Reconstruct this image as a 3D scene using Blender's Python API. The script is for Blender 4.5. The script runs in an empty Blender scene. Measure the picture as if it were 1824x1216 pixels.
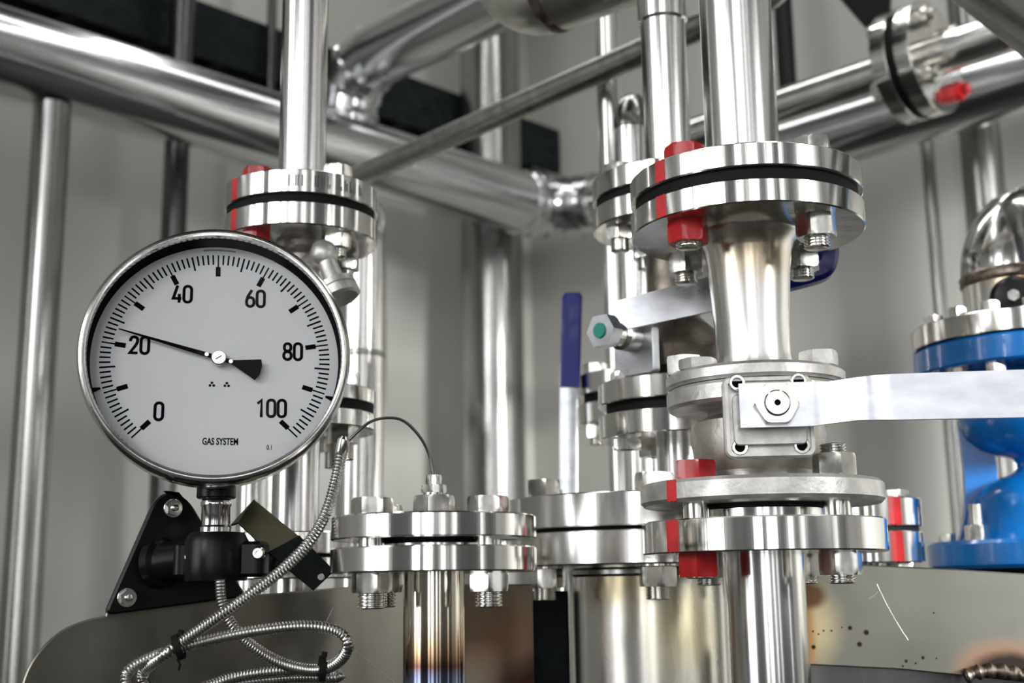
import bpy, bmesh, math, random
from mathutils import Vector, Matrix
random.seed(7)
PI = math.pi
C = bpy.context.scene.collection
# ------------------------------------------------------------------ camera
FPX, ZC = 2205.0, 1.3
pit, rol = math.radians(11.3), 0.014
F = Vector((0, math.cos(pit), math.sin(pit)))
r0 = Vector((1, 0, 0)); u0 = Vector((0, -math.sin(pit), math.cos(pit)))
RV = math.cos(rol)*r0 - math.sin(rol)*u0
UV = math.sin(rol)*r0 + math.cos(rol)*u0
CAM = Vector((0, 0, ZC))
cd = bpy.data.cameras.new('camera'); cam = bpy.data.objects.new('camera', cd); C.objects.link(cam)
cd.sensor_width = 36; cd.lens = 36*FPX/1824; cd.clip_start = 0.02
cam.matrix_world = Matrix(((RV.x, UV.x, -F.x, 0), (RV.y, UV.y, -F.y, 0), (RV.z, UV.z, -F.z, ZC), (0, 0, 0, 1)))
bpy.context.scene.camera = cam
cd.dof.use_dof = True; cd.dof.focus_distance = 0.735; cd.dof.aperture_fstop = 8.0

def ray(px, py):
    return F + RV*((px-912)/FPX) + UV*((608-py)/FPX)
def onY(px, py, Y):
    d = ray(px, py); return CAM + d*(Y/d.y)
def onZ(px, py, z):
    d = ray(px, py); return CAM + d*((z-ZC)/d.z)
def onN(px, py, n, c):
    d = ray(px, py); n = Vector((n[0], n[1], 0)); return CAM + d*(c/d.dot(n))
def zpix(x, y, py):
    k = (608-py)/FPX; w = UV - F*k            # (v . w) = 0
    return ZC - (x*w.x + y*w.y)/w.z

# ------------------------------------------------------------------ mesh builder
def frame(z, x=None):
    z = Vector(z).normalized()
    a = Vector(x) if x is not None else (Vector((1, 0, 0)) if abs(z.x) < .9 else Vector((0, 1, 0)))
    x = (a - z*a.dot(z)).normalized(); y = z.cross(x)
    return x, y, z
def mat4(o, z=(0, 0, 1), x=None):
    x, y, z = frame(z, x)
    return Matrix(((x.x, y.x, z.x, o[0]), (x.y, y.y, z.y, o[1]), (x.z, y.z, z.z, o[2]), (0, 0, 0, 1)))
I4 = Matrix.Identity(4)

class MB:
    def __init__(s): s.v = []; s.f = []
    def add(s, vs, fs, M=I4):
        b = len(s.v); s.v += [M @ Vector(v) for v in vs]; s.f += [[i+b for i in f] for f in fs]; return s
    def rings(s, rs, M=I4, cap=(True, True), loop=False):
        vs = []; fs = []; n = max(len(r) for r in rs); st = []
        for r in rs: st.append((len(vs), len(r))); vs += r
        pairs = list(zip(st, st[1:])) + ([(st[-1], st[0])] if loop else [])
        for (a, na), (b, nb) in pairs:
            for i in range(n):
                j = (i+1) % n
                if na == 1 and nb == 1: continue
                if na == 1: fs.append([a, b+j, b+i][::-1])
                elif nb == 1: fs.append([a+i, a+j, b])
                else: fs.append([a+i, a+j, b+j, b+i])
        if not loop:
            if cap[0] and st[0][1] > 1: fs.append([st[0][0]+i for i in range(n)][::-1])
            if cap[1] and st[-1][1] > 1: fs.append([st[-1][0]+i for i in range(n)])
        return s.add(vs, fs, M)
    def lathe(s, prof, M=I4, seg=64, cap=(True, True), loop=False):
        rs = []
        for r, z in prof:
            rs.append([(0, 0, z)] if r < 1e-7 else [(r*math.cos(2*PI*i/seg), r*math.sin(2*PI*i/seg), z) for i in range(seg)])
        return s.rings(rs, M, cap, loop)
    def cyl(s, r, z0, z1, M=I4, ch=0.0, seg=48):
        p = [(r, z0), (r, z1)] if ch == 0 else [(r-ch, z0), (r, z0+ch), (r, z1-ch), (r-ch, z1)]
        return s.lathe(p, M, seg)
    def hexa(s, af, z0, z1, M=I4, rot=0, ct=True, cb=True):
        seg = 36; rs = []; ch = (z1-z0)*.16; lim = af*.548
        def hx(t):
            t = (t+PI/6) % (PI/3) - PI/6          # corner at t=+-30deg
            return af*.5/math.cos(t)
        for z, c in ((z0, cb), (z0+ch, False), (z1-ch, False), (z1, ct)):
            rs.append([(min(hx(2*PI*i/seg), lim*1.0 if c else 9)*math.cos(2*PI*i/seg+rot), min(hx(2*PI*i/seg), lim if c else 9)*math.sin(2*PI*i/seg+rot), z) for i in range(seg)])
        return s.rings(rs, M)
    def thread(s, r, z0, z1, M=I4, p=.0018):
        n = max(2, int((z1-z0)/p)); pr = [(r*.8, z0)]
        for i in range(n):
            a = z0+(z1-z0)*i/n; h = (z1-z0)/n
            pr += [(r*.87, a+h*.1), (r, a+h*.45), (r, a+h*.6), (r*.87, a+h*.95)]
        pr.append((r*.8, z1)); return s.lathe(pr, M, 24)
    def poly(s, pts, z0, z1, M=I4, ch=0.0):
        """extruded outline (xy), optional chamfer by inset along normals"""
        n = len(pts); P = [Vector((p[0], p[1], 0)) for p in pts]
        area = sum(P[i].x*P[(i+1) % n].y-P[(i+1) % n].x*P[i].y for i in range(n))
        if area < 0: P.reverse()
        def ins(d):
            out = []
            for i in range(n):
                a, b, c = P[i-1], P[i], P[(i+1) % n]
                e1 = (b-a).normalized(); e2 = (c-b).normalized()
                n1 = Vector((-e1.y, e1.x, 0)); n2 = Vector((-e2.y, e2.x, 0))
                m = (n1+n2); m = m/max(.3, m.dot(n1)) if m.length > 1e-6 else n1
                out.append(b+m*d)
            return out
        rg = lambda q, z: [(p.x, p.y, z) for p in q]
        if ch: rs = [rg(ins(ch), z0), rg(P, z0+ch), rg(P, z1-ch), rg(ins(ch), z1)]
        else: rs = [rg(P, z0), rg(P, z1)]
        return s.rings(rs, M)
    def box(s, sx, sy, z0, z1, M=I4, r=.0, ch=0.0):
        return s.poly(rrect(sx, sy, r), z0, z1, M, ch)
    def tube(s, path, r, seg=32, loop=False, cap=True):
        path = [Vector(p) for p in path]; n = len(path); rs = []
        x = None
        for i, p in enumerate(path):
            t = (path[min(i+1, n-1)]-path[max(i-1, 0)]).normalized()
            if x is None: x = frame(t)[0]
            x = (x-t*x.dot(t)).normalized(); y = t.cross(x)
            ri = r(i) if callable(r) else r
            rs.append([tuple(p+(x*math.cos(2*PI*k/seg)+y*math.sin(2*PI*k/seg))*ri) for k in range(seg)])
        return s.rings(rs, I4, (cap, cap))
    def strip(s, path, w, z0, z1, M=I4, closed=False):
        """flat stroke of width w along 2d path, thickness z0..z1"""
        P = [Vector((p[0], p[1])) for p in path]; n = len(P); L = []; R = []
        for i in range(n):
            a = P[i-1] if (closed or i > 0) else None; c = P[(i+1) % n] if (closed or i < n-1) else None
            e1 = (P[i]-a).normalized() if a is not None else None; e2 = (c-P[i]).normalized() if c is not None else None
            e1 = e1 or e2; e2 = e2 or e1
            n1 = Vector((-e1.y, e1.x)); n2 = Vector((-e2.y, e2.x)); m = n1+n2
            m = m/max(.5, m.dot(n1)) if m.length > 1e-6 else n1
            L.append(P[i]+m*w/2); R.append(P[i]-m*w/2)
        rs = [[(L[i].x, L[i].y, z1), (L[i].x, L[i].y, z0), (R[i].x, R[i].y, z0), (R[i].x, R[i].y, z1)] for i in range(n)]
        return s.rings(rs, M, loop=closed)

def rrect(sx, sy, r=0, k=6):
    if r <= 0: return [(-sx/2, -sy/2), (sx/2, -sy/2), (sx/2, sy/2), (-sx/2, sy/2)]
    out = []
    for cx, cy, a0 in ((sx/2-r, -sy/2+r, -90), (sx/2-r, sy/2-r, 0), (-sx/2+r, sy/2-r, 90), (-sx/2+r, -sy/2+r, 180)):
        for i in range(k+1):
            a = math.radians(a0+90*i/k); out.append((cx+r*math.cos(a), cy+r*math.sin(a)))
    return out
def rpoly(pts, rad, k=6):
    """round the corners of a polygon"""
    out = []; n = len(pts)
    for i in range(n):
        a, b, c = Vector(pts[i-1]), Vector(pts[i]), Vector(pts[(i+1) % n])
        r = rad[i] if isinstance(rad, (list, tuple)) else rad
        if r <= 0: out.append(tuple(b)); continue
        p0 = b+(a-b).normalized()*r; p1 = b+(c-b).normalized()*r
        for j in range(k+1):
            t = j/k; out.append(tuple(p0*(1-t)**2+b*2*t*(1-t)+p1*t*t))
    return out
def spline(pts, n=12):
    P = [Vector(p) for p in pts]; P = [P[0]*2-P[1]]+P+[P[-1]*2-P[-2]]; out = []
    for i in range(1, len(P)-2):
        a, b, c, d = P[i-1:i+3]
        for j in range(n):
            t = j/n
            out.append(.5*((2*b)+(c-a)*t+(2*a-5*b+4*c-d)*t*t+(3*b-a-3*c+d)*t**3))
    out.append(P[-2]); return out
def resample(pts, step):
    out = [pts[0].copy()]; acc = 0
    for a, b in zip(pts, pts[1:]):
        L = (b-a).length; t = step-acc
        while t <= L:
            out.append(a+(b-a)*(t/L)); t += step
        acc = (acc+L) % step
    return out
def arc(p, d0, d1, R, n=16):
    """bend path: starts at p heading d0, turns to heading d1 (perpendicular)"""
    d0 = Vector(d0).normalized(); d1 = Vector(d1).normalized(); c = Vector(p)+d1*R
    return [c-d1*R*math.cos(PI/2*i/n)+d0*R*math.sin(PI/2*i/n) for i in range(n+1)]

# ------------------------------------------------------------------ objects
def props(o, label=None, cat=None, group=None, kind=None):
    if label: o['label'] = label
    if cat: o['category'] = cat
    if group: o['group'] = group
    if kind: o['kind'] = kind
    return o
def thing(name, label, cat, loc, group=None):
    o = bpy.data.objects.new(name, None); C.objects.link(o); o.location = loc; o.empty_display_size = .05
    return props(o, label, cat, group)
def rootof(o):
    while o.parent: o = o.parent
    return o
def mesh(name, mb, mat, ang=32):
    me = bpy.data.meshes.new(name); bm = bmesh.new()
    vs = [bm.verts.new(v) for v in mb.v]
    for f in mb.f:
        try: bm.faces.new([vs[i] for i in f])
        except ValueError: pass
    bmesh.ops.recalc_face_normals(bm, faces=bm.faces); bm.to_mesh(me); bm.free()
    me.materials.append(mat)
    me.polygons.foreach_set('use_smooth', [True]*len(me.polygons))
    me.set_sharp_from_angle(angle=math.radians(ang))
    return me
def part(name, mb, mat, parent=None, label=None, ang=32):
    me = mesh(name, mb, mat, ang)
    o = bpy.data.objects.new(name, me); C.objects.link(o)
    if parent is not None:
        me.transform(Matrix.Translation(-rootof(parent).location)); o.parent = parent
    if label: o['label'] = label
    return o
def single(name, mb, mat, label, cat, loc, group=None, kind=None, ang=32):
    me = mesh(name, mb, mat, ang); me.transform(Matrix.Translation(-Vector(loc)))
    o = bpy.data.objects.new(name, me); C.objects.link(o); o.location = loc
    return props(o, label, cat, group, kind)

# ------------------------------------------------------------------ materials
def newmat(name):
    m = bpy.data.materials.new(name); m.use_nodes = True; nt = m.node_tree
    return m, nt, nt.nodes['Principled BSDF']
def N(nt, t, **kw):
    n = nt.nodes.new(t)
    for k, v in kw.items(): setattr(n, k, v)
    return n
def coords(nt, scale):
    tc = N(nt, 'ShaderNodeTexCoord'); mp = N(nt, 'ShaderNodeMapping'); mp.inputs['Scale'].default_value = scale
    nt.links.new(tc.outputs['Object'], mp.inputs['Vector']); return mp.outputs['Vector']
def noise(nt, vec, sc, det=4, rough=.55):
    n = N(nt, 'ShaderNodeTexNoise'); n.inputs['Scale'].default_value = sc; n.inputs['Detail'].default_value = det
    n.inputs['Roughness'].default_value = rough; nt.links.new(vec, n.inputs['Vector']); return n.outputs['Fac']
def ramp(nt, fac, stops):
    r = N(nt, 'ShaderNodeValToRGB'); el = r.color_ramp.elements
    while len(el) < len(stops): el.new(.5)
    for e, (p, c) in zip(el, stops):
        e.position = p; e.color = (c, c, c, 1) if isinstance(c, (int, float)) else (*c, 1)
    nt.links.new(fac, r.inputs['Fac']); return r.outputs['Color']
def metal(name, c0, c1, rg=(.12, .3), sc=(1, 1, 1), nsc=60, bump=.0, bsc=(1, 1, 1), bn=80, metallic=1.0, spots=0, bd=.0006):
    m, nt, p = newmat(name); L = nt.links.new
    p.inputs['Metallic'].default_value = metallic
    f = noise(nt, coords(nt, sc), nsc)
    L(ramp(nt, f, [(.35, c0), (.65, c1)]), p.inputs['Base Color'])
    f2 = noise(nt, coords(nt, sc), nsc*.6, 5)
    L(ramp(nt, f2, [(.3, rg[0]), (.7, rg[1])]), p.inputs['Roughness'])
    if bump:
        b = N(nt, 'ShaderNodeBump'); b.inputs['Strength'].default_value = bump; b.inputs['Distance'].default_value = bd
        L(noise(nt, coords(nt, bsc), bn, 5), b.inputs['Height']); L(b.outputs['Normal'], p.inputs['Normal'])
    return m
def paint(name, col, rough=.35, coat=.0, nsc=40, var=.15, bump=0, spec=.5):
    m, nt, p = newmat(name); L = nt.links.new
    f = noise(nt, coords(nt, (1, 1, 1)), nsc)
    L(ramp(nt, f, [(.3, tuple(c*(1-var) for c in col)), (.7, tuple(min(1, c*(1+var)) for c in col))]), p.inputs['Base Color'])
    p.inputs['Roughness'].default_value = rough; p.inputs['Coat Weight'].default_value = coat; p.inputs['Specular IOR Level'].default_value = spec
    if bump:
        b = N(nt, 'ShaderNodeBump'); b.inputs['Strength'].default_value = bump; b.inputs['Distance'].default_value = .001
        L(noise(nt, coords(nt, (1, 1, 1)), 150, 4), b.inputs['Height']); L(b.outputs['Normal'], p.inputs['Normal'])
    return m
STEEL = metal('brushed_stainless', (.62, .61, .58), (.80, .79, .76), (.10, .24), (1, 1, .15), 50, .10, (1, 1, .02), 160)
RIM = metal('turned_stainless', (.66, .65, .60), (.82, .81, .78), (.08, .20), (1, 1, .05), 60, .35, (1, 1, .015), 55)
PIPE = metal('drawn_stainless', (.66, .65, .62), (.82, .81, .79), (.12, .26), (1, 1, .1), 40, .12, (1, 1, .015), 70)
DBODY = metal('dark_cast_body', (.14, .12, .10), (.24, .21, .17), (.35, .5), (1, 1, 1), 70, .5, (1, 1, 1), 220)
CAST = metal('cast_steel', (.50, .49, .46), (.68, .67, .64), (.36, .55), (1, 1, 1), 90, .5, (1, 1, 1), 260, .85)
BARE = metal('cast_body', (.42, .40, .36), (.62, .60, .55), (.36, .55), (1, 1, 1), 70, .6, (1, 1, 1), 220, .85)
ZINC = metal('zinc_plate', (.56, .585, .62), (.74, .76, .79), (.24, .42), (.4, 1, 1), 70, .1, (1, 1, 1), 300)
BOLT = metal('bolt_steel', (.62, .61, .56), (.80, .79, .74), (.14, .22), (1, 1, 1), 120)
CLAD = metal('aluminium_cladding', (.50, .51, .51), (.58, .59, .59), (.19, .21), (1, 1, 1), 4)
DULL = metal('dull_pipe_steel', (.26, .26, .25), (.36, .36, .34), (.16, .28), (1, 1, .2), 20)
DARKP = metal('dark_pipe_steel', (.08, .08, .08), (.15, .15, .145), (.2, .32), (1, 1, .2), 20)
OLIVE = metal('olive_steel_sheet', (.12, .115, .075), (.19, .18, .12), (.35, .5), (1, 1, 1), 30, .08, (1, 1, 1), 120)
HOSE = metal('armour_hose', (.50, .49, .46), (.66, .65, .62), (.2, .34), (1, 1, 1), 100)
BLACK = paint('black_powder_coat', (.004, .004, .005), .3, 0, spec=.22)
RUBBER = paint('black_gasket_rubber', (.006, .006, .006), .7, spec=.2)
TRAY = paint('dark_painted_tray', (.008, .011, .012), .55, var=.5, spec=.08)
RED = paint('red_marking_paint', (.42, .008, .010), .25, .4, 60, .25)
REDS = paint('red_stripe_paint', (.62, .035, .04), .4, .1, 90, .2)
BLUE = paint('blue_enamel', (.004, .15, .48), .2, .5, 25, .2, .15)
NAVY = paint('navy_vinyl_grip', (.004, .010, .17), .3, .1, 30, .15, spec=.3)
WHITE = paint('white_dial', (.80, .82, .83), .6, var=.012, spec=.2)
INK = paint('black_ink', (.004, .004, .005), .9, spec=.05)
GREEN = paint('green_cap', (.02, .30, .22), .4)
GASK = paint('white_gasket', (.62, .63, .58), .5)
def glassmat():
    m, nt, p = newmat('gauge_glass'); L = nt.links.new
    t = N(nt, 'ShaderNodeBsdfTransparent'); g = N(nt, 'ShaderNodeBsdfGlossy'); g.inputs['Roughness'].default_value = .03
    f = N(nt, 'ShaderNodeFresnel'); f.inputs['IOR'].default_value = 1.09; mx = N(nt, 'ShaderNodeMixShader')
    L(f.outputs[0], mx.inputs[0]); L(t.outputs[0], mx.inputs[1]); L(g.outputs[0], mx.inputs[2])
    L(mx.outputs[0], nt.nodes['Material Output'].inputs['Surface']); return m
GLASS = glassmat()
def mixc(nt, fac, a, b):
    mx = N(nt, 'ShaderNodeMix', data_type='RGBA'); nt.links.new(fac, mx.inputs['Factor'])
    for s, k in ((a, 6), (b, 7)):
        if isinstance(s, tuple): mx.inputs[k].default_value = (*s, 1)
        else: nt.links.new(s, mx.inputs[k])
    return mx.outputs[2]
def wallmat(name, c0, c1, rough=.45):
    m, nt, p = newmat(name); L = nt.links.new
    up = ramp(nt, noise(nt, coords(nt, (1, 1, .4)), 1.6, 4), [(.3, c0), (.7, c1)])
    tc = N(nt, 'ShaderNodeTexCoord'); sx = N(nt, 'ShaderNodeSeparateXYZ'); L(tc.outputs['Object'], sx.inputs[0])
    st = N(nt, 'ShaderNodeMath', operation='GREATER_THAN'); st.inputs[1].default_value = 1.0; L(sx.outputs[2], st.inputs[0])   # added dark band on the unseen lower wall, so flange undersides reflect dark
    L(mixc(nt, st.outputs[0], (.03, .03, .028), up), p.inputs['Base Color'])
    p.inputs['Roughness'].default_value = rough; return m
def tinted(name, base, stops_fn, rg=(.2, .35)):
    """stainless with heat-tint colours: stops_fn(nt) returns colour socket"""
    m, nt, p = newmat(name); p.inputs['Metallic'].default_value = 1
    nt.links.new(stops_fn(nt), p.inputs['Base Color'])
    f2 = noise(nt, coords(nt, (1, 1, .2)), 30, 5)
    nt.links.new(ramp(nt, f2, [(.3, rg[0]), (.7, rg[1])]), p.inputs['Roughness'])
    b = N(nt, 'ShaderNodeBump'); b.inputs['Strength'].default_value = .1; b.inputs['Distance'].default_value = .0006
    nt.links.new(noise(nt, coords(nt, (1, 1, .015)), 70, 5), b.inputs['Height']); nt.links.new(b.outputs['Normal'], p.inputs['Normal'])
    return m
def blob(nt, c, r, soft=1.0, wob=.3):
    """0..1 mask around an object-space point c with radii r"""
    tc = N(nt, 'ShaderNodeTexCoord'); s = N(nt, 'ShaderNodeVectorMath', operation='SUBTRACT'); s.inputs[1].default_value = c
    nt.links.new(tc.outputs['Object'], s.inputs[0])
    d = N(nt, 'ShaderNodeVectorMath', operation='DIVIDE'); d.inputs[1].default_value = r; nt.links.new(s.outputs[0], d.inputs[0])
    l = N(nt, 'ShaderNodeVectorMath', operation='LENGTH'); nt.links.new(d.outputs[0], l.inputs[0])
    nz = noise(nt, coords(nt, (1, 1, 1)), 40, 3)
    a = N(nt, 'ShaderNodeMath', operation='MULTIPLY_ADD'); a.inputs[1].default_value = wob; nt.links.new(nz, a.inputs[0]); nt.links.new(l.outputs['Value'], a.inputs[2])
    mr = N(nt, 'ShaderNodeMapRange', interpolation_type='SMOOTHSTEP'); nt.links.new(a.outputs[0], mr.inputs['Value'])
    mr.inputs['From Min'].default_value = 1.0+wob*.5; mr.inputs['From Max'].default_value = 1.0+wob*.5-soft*.9
    mr.inputs['To Min'].default_value = 0; mr.inputs['To Max'].default_value = 1
    return mr.outputs['Result']
def zband(nt, stops, z0, z1):
    tc = N(nt, 'ShaderNodeTexCoord'); sx = N(nt, 'ShaderNodeSeparateXYZ'); nt.links.new(tc.outputs['Object'], sx.inputs[0])
    nz = noise(nt, coords(nt, (1, 1, .3)), 60, 3)
    a = N(nt, 'ShaderNodeMath', operation='MULTIPLY_ADD'); a.inputs[1].default_value = .006; nt.links.new(nz, a.inputs[0]); nt.links.new(sx.outputs[2], a.inputs[2])
    mr = N(nt, 'ShaderNodeMapRange'); nt.links.new(a.outputs[0], mr.inputs['Value']); mr.inputs['From Min'].default_value = z0+.003; mr.inputs['From Max'].default_value = z1+.003
    return ramp(nt, mr.outputs['Result'], stops)

# ------------------------------------------------------------------ columns, flanges, bolts
class Col:
    def __init__(s, px, py, Y):
        p = onY(px, py, Y); s.x, s.y = p.x, Y; s.c = Vector((s.x, s.y, 0))
        f = -Vector((s.x, s.y, 0)).normalized(); s.f = f; s.r = Vector((-f.y, f.x, 0))
    def pos(s, th, r, z=0):
        th = math.radians(th); return s.c + (s.f*math.cos(th)+s.r*math.sin(th))*r + Vector((0, 0, z))
    def zf(s, py, R=0): p = s.pos(0, R); return zpix(p.x, p.y, py)
    def M(s, z=0): return mat4((s.x, s.y, z), (0, 0, 1), s.f)
    def at(s, z): return Vector((s.x, s.y, z))
def disc(R, zt, zb, M, ch=.0008, r_in=None):
    return MB().lathe([(0, zb), (R-ch, zb), (R, zb+ch), (R, zt-ch), (R-ch, zt), (0, zt)], M, 128)
def stripe(col, R, zt, zb, th, w, name='paint_stripe', parent=None, mat=None):
    a = math.degrees(w/R); n = 8; rs = []
    z0, z1 = zb+.0006, zt-.0006
    for i in range(n+1):
        t = th-a/2+a*i/n; p = col.pos(t, R+.00035); q = col.pos(t, R-.0006)
        wob = .0004*math.sin(i*2.1)
        rs.append([(q.x, q.y, z0), (p.x, p.y, z0+wob), (p.x, p.y, z1+wob), (q.x, q.y, z1)])
    return part(name, MB().rings(rs), mat or REDS, parent, 'red paint stripe')
def bolt(parent, col, th, rb, ztop, zbot, af=.0225, d=.008, head='head', mat=None, nutmat=None, prot=.008, nprot=.008, washer=False, hh=None):
    """hex bolt standing in a flange joint: head (or nut) on top, nut and thread end below"""
    red = mat is RED
    nutmat = nutmat or mat or BOLT; h = hh or af*.62; rot = random.uniform(0, PI/3)
    p = col.pos(th, rb); M = mat4((p.x, p.y, 0), (0, 0, 1)); b = MB()
    if head == 'head' and not red: b.hexa(af, ztop, ztop+h*.85, M, rot)
    b.cyl(d, zbot-.001, ztop+.0005, M, 0, 24)
    b.thread(d, zbot-h-nprot, zbot, M)
    if head == 'stud': b.thread(d, ztop, ztop+h+prot, M)
    o = part('bolt', b, BOLT, parent)
    if red and head == 'head': part('head', MB().hexa(af, ztop, ztop+h*.85, M, rot), RED, o, 'red painted head')
    n = MB().hexa(af, zbot-h, zbot, M, random.uniform(-.35, .35)+math.atan2(col.f.y, col.f.x)+PI/6)
    if washer: n.cyl(af*.62, zbot-.002, zbot, M, .0004, 32)
    part('nut', n, nutmat, o, 'red painted nut' if red else None)
    if head == 'stud': part('nut', MB().hexa(af, ztop, ztop+h, M, rot), nutmat, o)
    return o
def vpipe(name, label, col, R, z0, z1, mat, cat='pipe', group=None):
    return single(name, MB().cyl(R, z0, z1, col.M(), 0, 64), mat, label, cat, (col.x, col.y, z0), group)
ZF, ZT = 0.0, 3.0

# ================================================================== the room
nL = Vector((.7071, -.7071, 0)); dL = Vector((.7071, .7071, 0))
nR = Vector((-.7071, -.7071, 0)); dR = Vector((.7071, -.7071, 0))
CL, CR = -2.05, -2.12
def solve2(a, b):                       # point with nL.p=a, nR.p=b
    s = Vector((0, 0, 0)); s.x = (a-b)*.7071; s.y = -(a+b)*.7071; return s
corner = solve2(CL, CR)
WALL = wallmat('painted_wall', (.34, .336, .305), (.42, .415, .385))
def wall(name, p, d, L, n):
    q = [p, p+d*L]; o = MB()
    a, b = p, p+d*L; t = n*-.1
    rs = [[tuple(a), tuple(b), tuple(b+t), tuple(a+t)]]
    rs = [[(v[0], v[1], z) for v in rs[0]] for z in (0, 3.2)]
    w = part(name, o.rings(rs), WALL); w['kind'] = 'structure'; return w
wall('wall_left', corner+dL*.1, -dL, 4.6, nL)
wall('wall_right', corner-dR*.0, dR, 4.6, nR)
fl = part('floor', MB().box(9, 9, -.1, 0, mat4((0, .5, 0))), paint('grey_floor_screed', (.035, .035, .033), .5, nsc=3)); fl['kind'] = 'structure'
ce = part('ceiling', MB().box(7, 4.2, 3.2, 3.3, mat4((0, 2.2, 0))), paint('dark_ceiling', (.05, .05, .05), .7, nsc=3)); ce['kind'] = 'structure'

# ================================================================== column M : main right column
M = Col(1338, 560, .78)
RM = .075
mt, mb_, nt_, nb_ = M.zf(253, RM), M.zf(295, RM), M.zf(317, RM), M.zf(360, RM)
rbm = .055
up = thing('flanged_pipe', 'thick bright vertical pipe with red-marked bolted flange, nearest at upper right', 'pipe', M.at(mb_))
part('tube', MB().cyl(.0241, mt-.001, ZT, M.M(), 0, 96), PIPE, up)
part('flange', disc(RM, mt, mb_, M.M()), RIM, up)
for zt, zb in ((mt, mb_),): stripe(M, RM, zt, zb, -43, .0085, parent=up)
for th, red in ((-41, 1), (50, 0), (140, 0), (-130, 0)):
    bolt(up, M, th, rbm, mt, nb_, mat=RED if red else BOLT, nprot=.003 if red else .007)
sp = thing('flanged_spool', 'short flared steel spool between the red-marked flange and the grey valve', 'pipe', M.at(M.zf(640, .05)))
part('flange', disc(RM, nt_, nb_, M.M()), RIM, sp)
stripe(M, RM, nt_, nb_, -43, .0085, parent=sp)
part('gasket', MB().cyl(RM*.955, nt_-.0002, mb_+.0002, M.M(), 0, 96), RUBBER, sp)
RV_ = .0562
vt, vs_, vb = M.zf(640, RV_), M.zf(668, RV_), M.zf(708, RV_)
def necktint(nt):
    a = blob(nt, (0, -.03, M.zf(450, .025)-M.zf(640, .05)), (.05, .05, .03), 1.0)
    return mixc(nt, a, (.76, .75, .72), (.62, .53, .38))
NECK = tinted('neck_stainless', None, necktint, (.18, .34))
zn = M.zf(405, .03)
part('neck', MB().lathe([(.0345, nb_), (.0335, nb_-.002), (.0295, nb_-.006), (.0277, nb_-.012), (.0264, nb_-.024), (.0250, M.zf(520, .025)), (.0238, M.zf(570, .024)), (.0237, vt+.012), (.0248, vt+.004), (.0262, vt)], M.M(), 96), NECK, sp)
part('lower_flange', disc(RV_, vt, vs_, M.M(), .002), CAST, sp)
for th, hd in ((-50, .0065), (-78, .012), (62, .009), (130, .009)):
    p = M.pos(th, .0445); part('bolt', MB().hexa(.021, vt, vt+hd, mat4((p.x, p.y, 0)), .3+th), CAST, sp)
# ball valve
bt, bb = M.zf(843, RM), M.zf(886, RM)
lt, lb = M.zf(917, RM), M.zf(980, RM)
bv = thing('ball_valve', 'cast grey ball valve with straight steel lever pointing right', 'valve', M.at(bt))
part('upper_flange', disc(RV_, vs_-.0006, vb, M.M(), .002), CAST, bv)
zc_ = M.zf(765, .04)
part('body', MB().lathe([(.030, vb+.001), (.031, vb-.004), (.041, (vb+zc_)/2), (.0425, zc_), (.040, (bt+zc_)/2), (.034, bt+.007), (.036, bt+.002), (.036, bt-.001)], M.M(), 64), BARE, bv)
part('lower_flange', disc(RM, bt, bb, M.M(), .0022), CAST, bv)
stripe(M, RM, bt, bb, -43.5, .008, parent=bv)
aP = math.radians(-5); nP = Vector((math.sin(aP), -math.cos(aP), 0)); xP = Vector((math.cos(aP), math.sin(aP), 0))
pc = onY(1370, 741, .78-.060)                              # pad face centre
MP = mat4(pc, nP, xP)
g = MB(); g.box(.0525, .0485, -.009, -.0015, MP, .005, .0008)
part('mounting_pad', g, CAST, bv)
g = MB()
fr = rrect(.0505, .0465, .004); inn = rrect(.0465, .0425, .003)
g.rings([[(x, y, -.002) for x, y in fr], [(x, y, .0008) for x, y in fr], [(x, y, .0008) for x, y in inn], [(x, y, -.002) for x, y in inn]], MP, loop=True)
g.box(.042, .030, -.0016, .0024, mat4(MP @ Vector((0, -.002, 0)), nP, xP), .003, .0006)
part('pad_rim', g, CAST, bv)
part('stem_housing', MB().lathe([(.02, -.05), (.02, -.008)], MP, 32), BARE, bv)
for sx, sy in ((-1, 1), (1, 1), (-1, -1), (1, -1)):
    q = MP @ Vector((sx*.0178, sy*.0178+(.0022 if sy > 0 else 0), 0)); Mq = mat4(q, nP, xP)
    s_ = part('socket_screw', MB().lathe([(.0046, -.003), (.0048, .0024 if sy > 0 else .0012), (.0044, .003 if sy > 0 else .0016), (.0031, .003 if sy > 0 else .0016), (.0031, -.0012), (0, -.0012)], Mq, 28), BOLT, bv)
    part('socket_hole', MB().cyl(.0030, -.0012, -.0004 if sy < 0 else .0006, Mq, 0, 20), INK, s_)
hubc = MP @ Vector((.0025, .0048, 0)); MH = mat4(hubc, nP, xP)
# lever : side profile along length (u) and out (w)
prof = [(-.0205, .0095), (.021, .0095), (.030, .013), (.042, .024), (.052, .028), (.062, .0285), (.235, .0285)]
g = MB(); hw = [.0128, .0128, .0120, .0120, .0125, .0128, .0140]
tk = .004
rs = []
for (u, w), h in zip(prof, hw): rs.append([tuple(MH @ Vector(v)) for v in ((u, h, w+tk), (u, h, w), (u, -h, w), (u, -h, w+tk))])
g.rings(rs)
lv = part('lever', g, ZINC, bv, 'bright zinc plated lever bar', 60)
g = MB(); g.hexa(.0222, .0135, .0205, MH, PI/6); part('stem_nut', g, BOLT, bv)
g = MB(); g.cyl(.0075, .012, .0225, MH, .0008, 32); st = part('stem', g, BOLT, bv); part('stem_dimple', MB().cyl(.0018, .0222, .02262, MH, 0, 16), INK, st)
part('stem_collar', MB().cyl(.011, -.002, .0096, MH, .0006, 32), BARE, bv)
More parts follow.
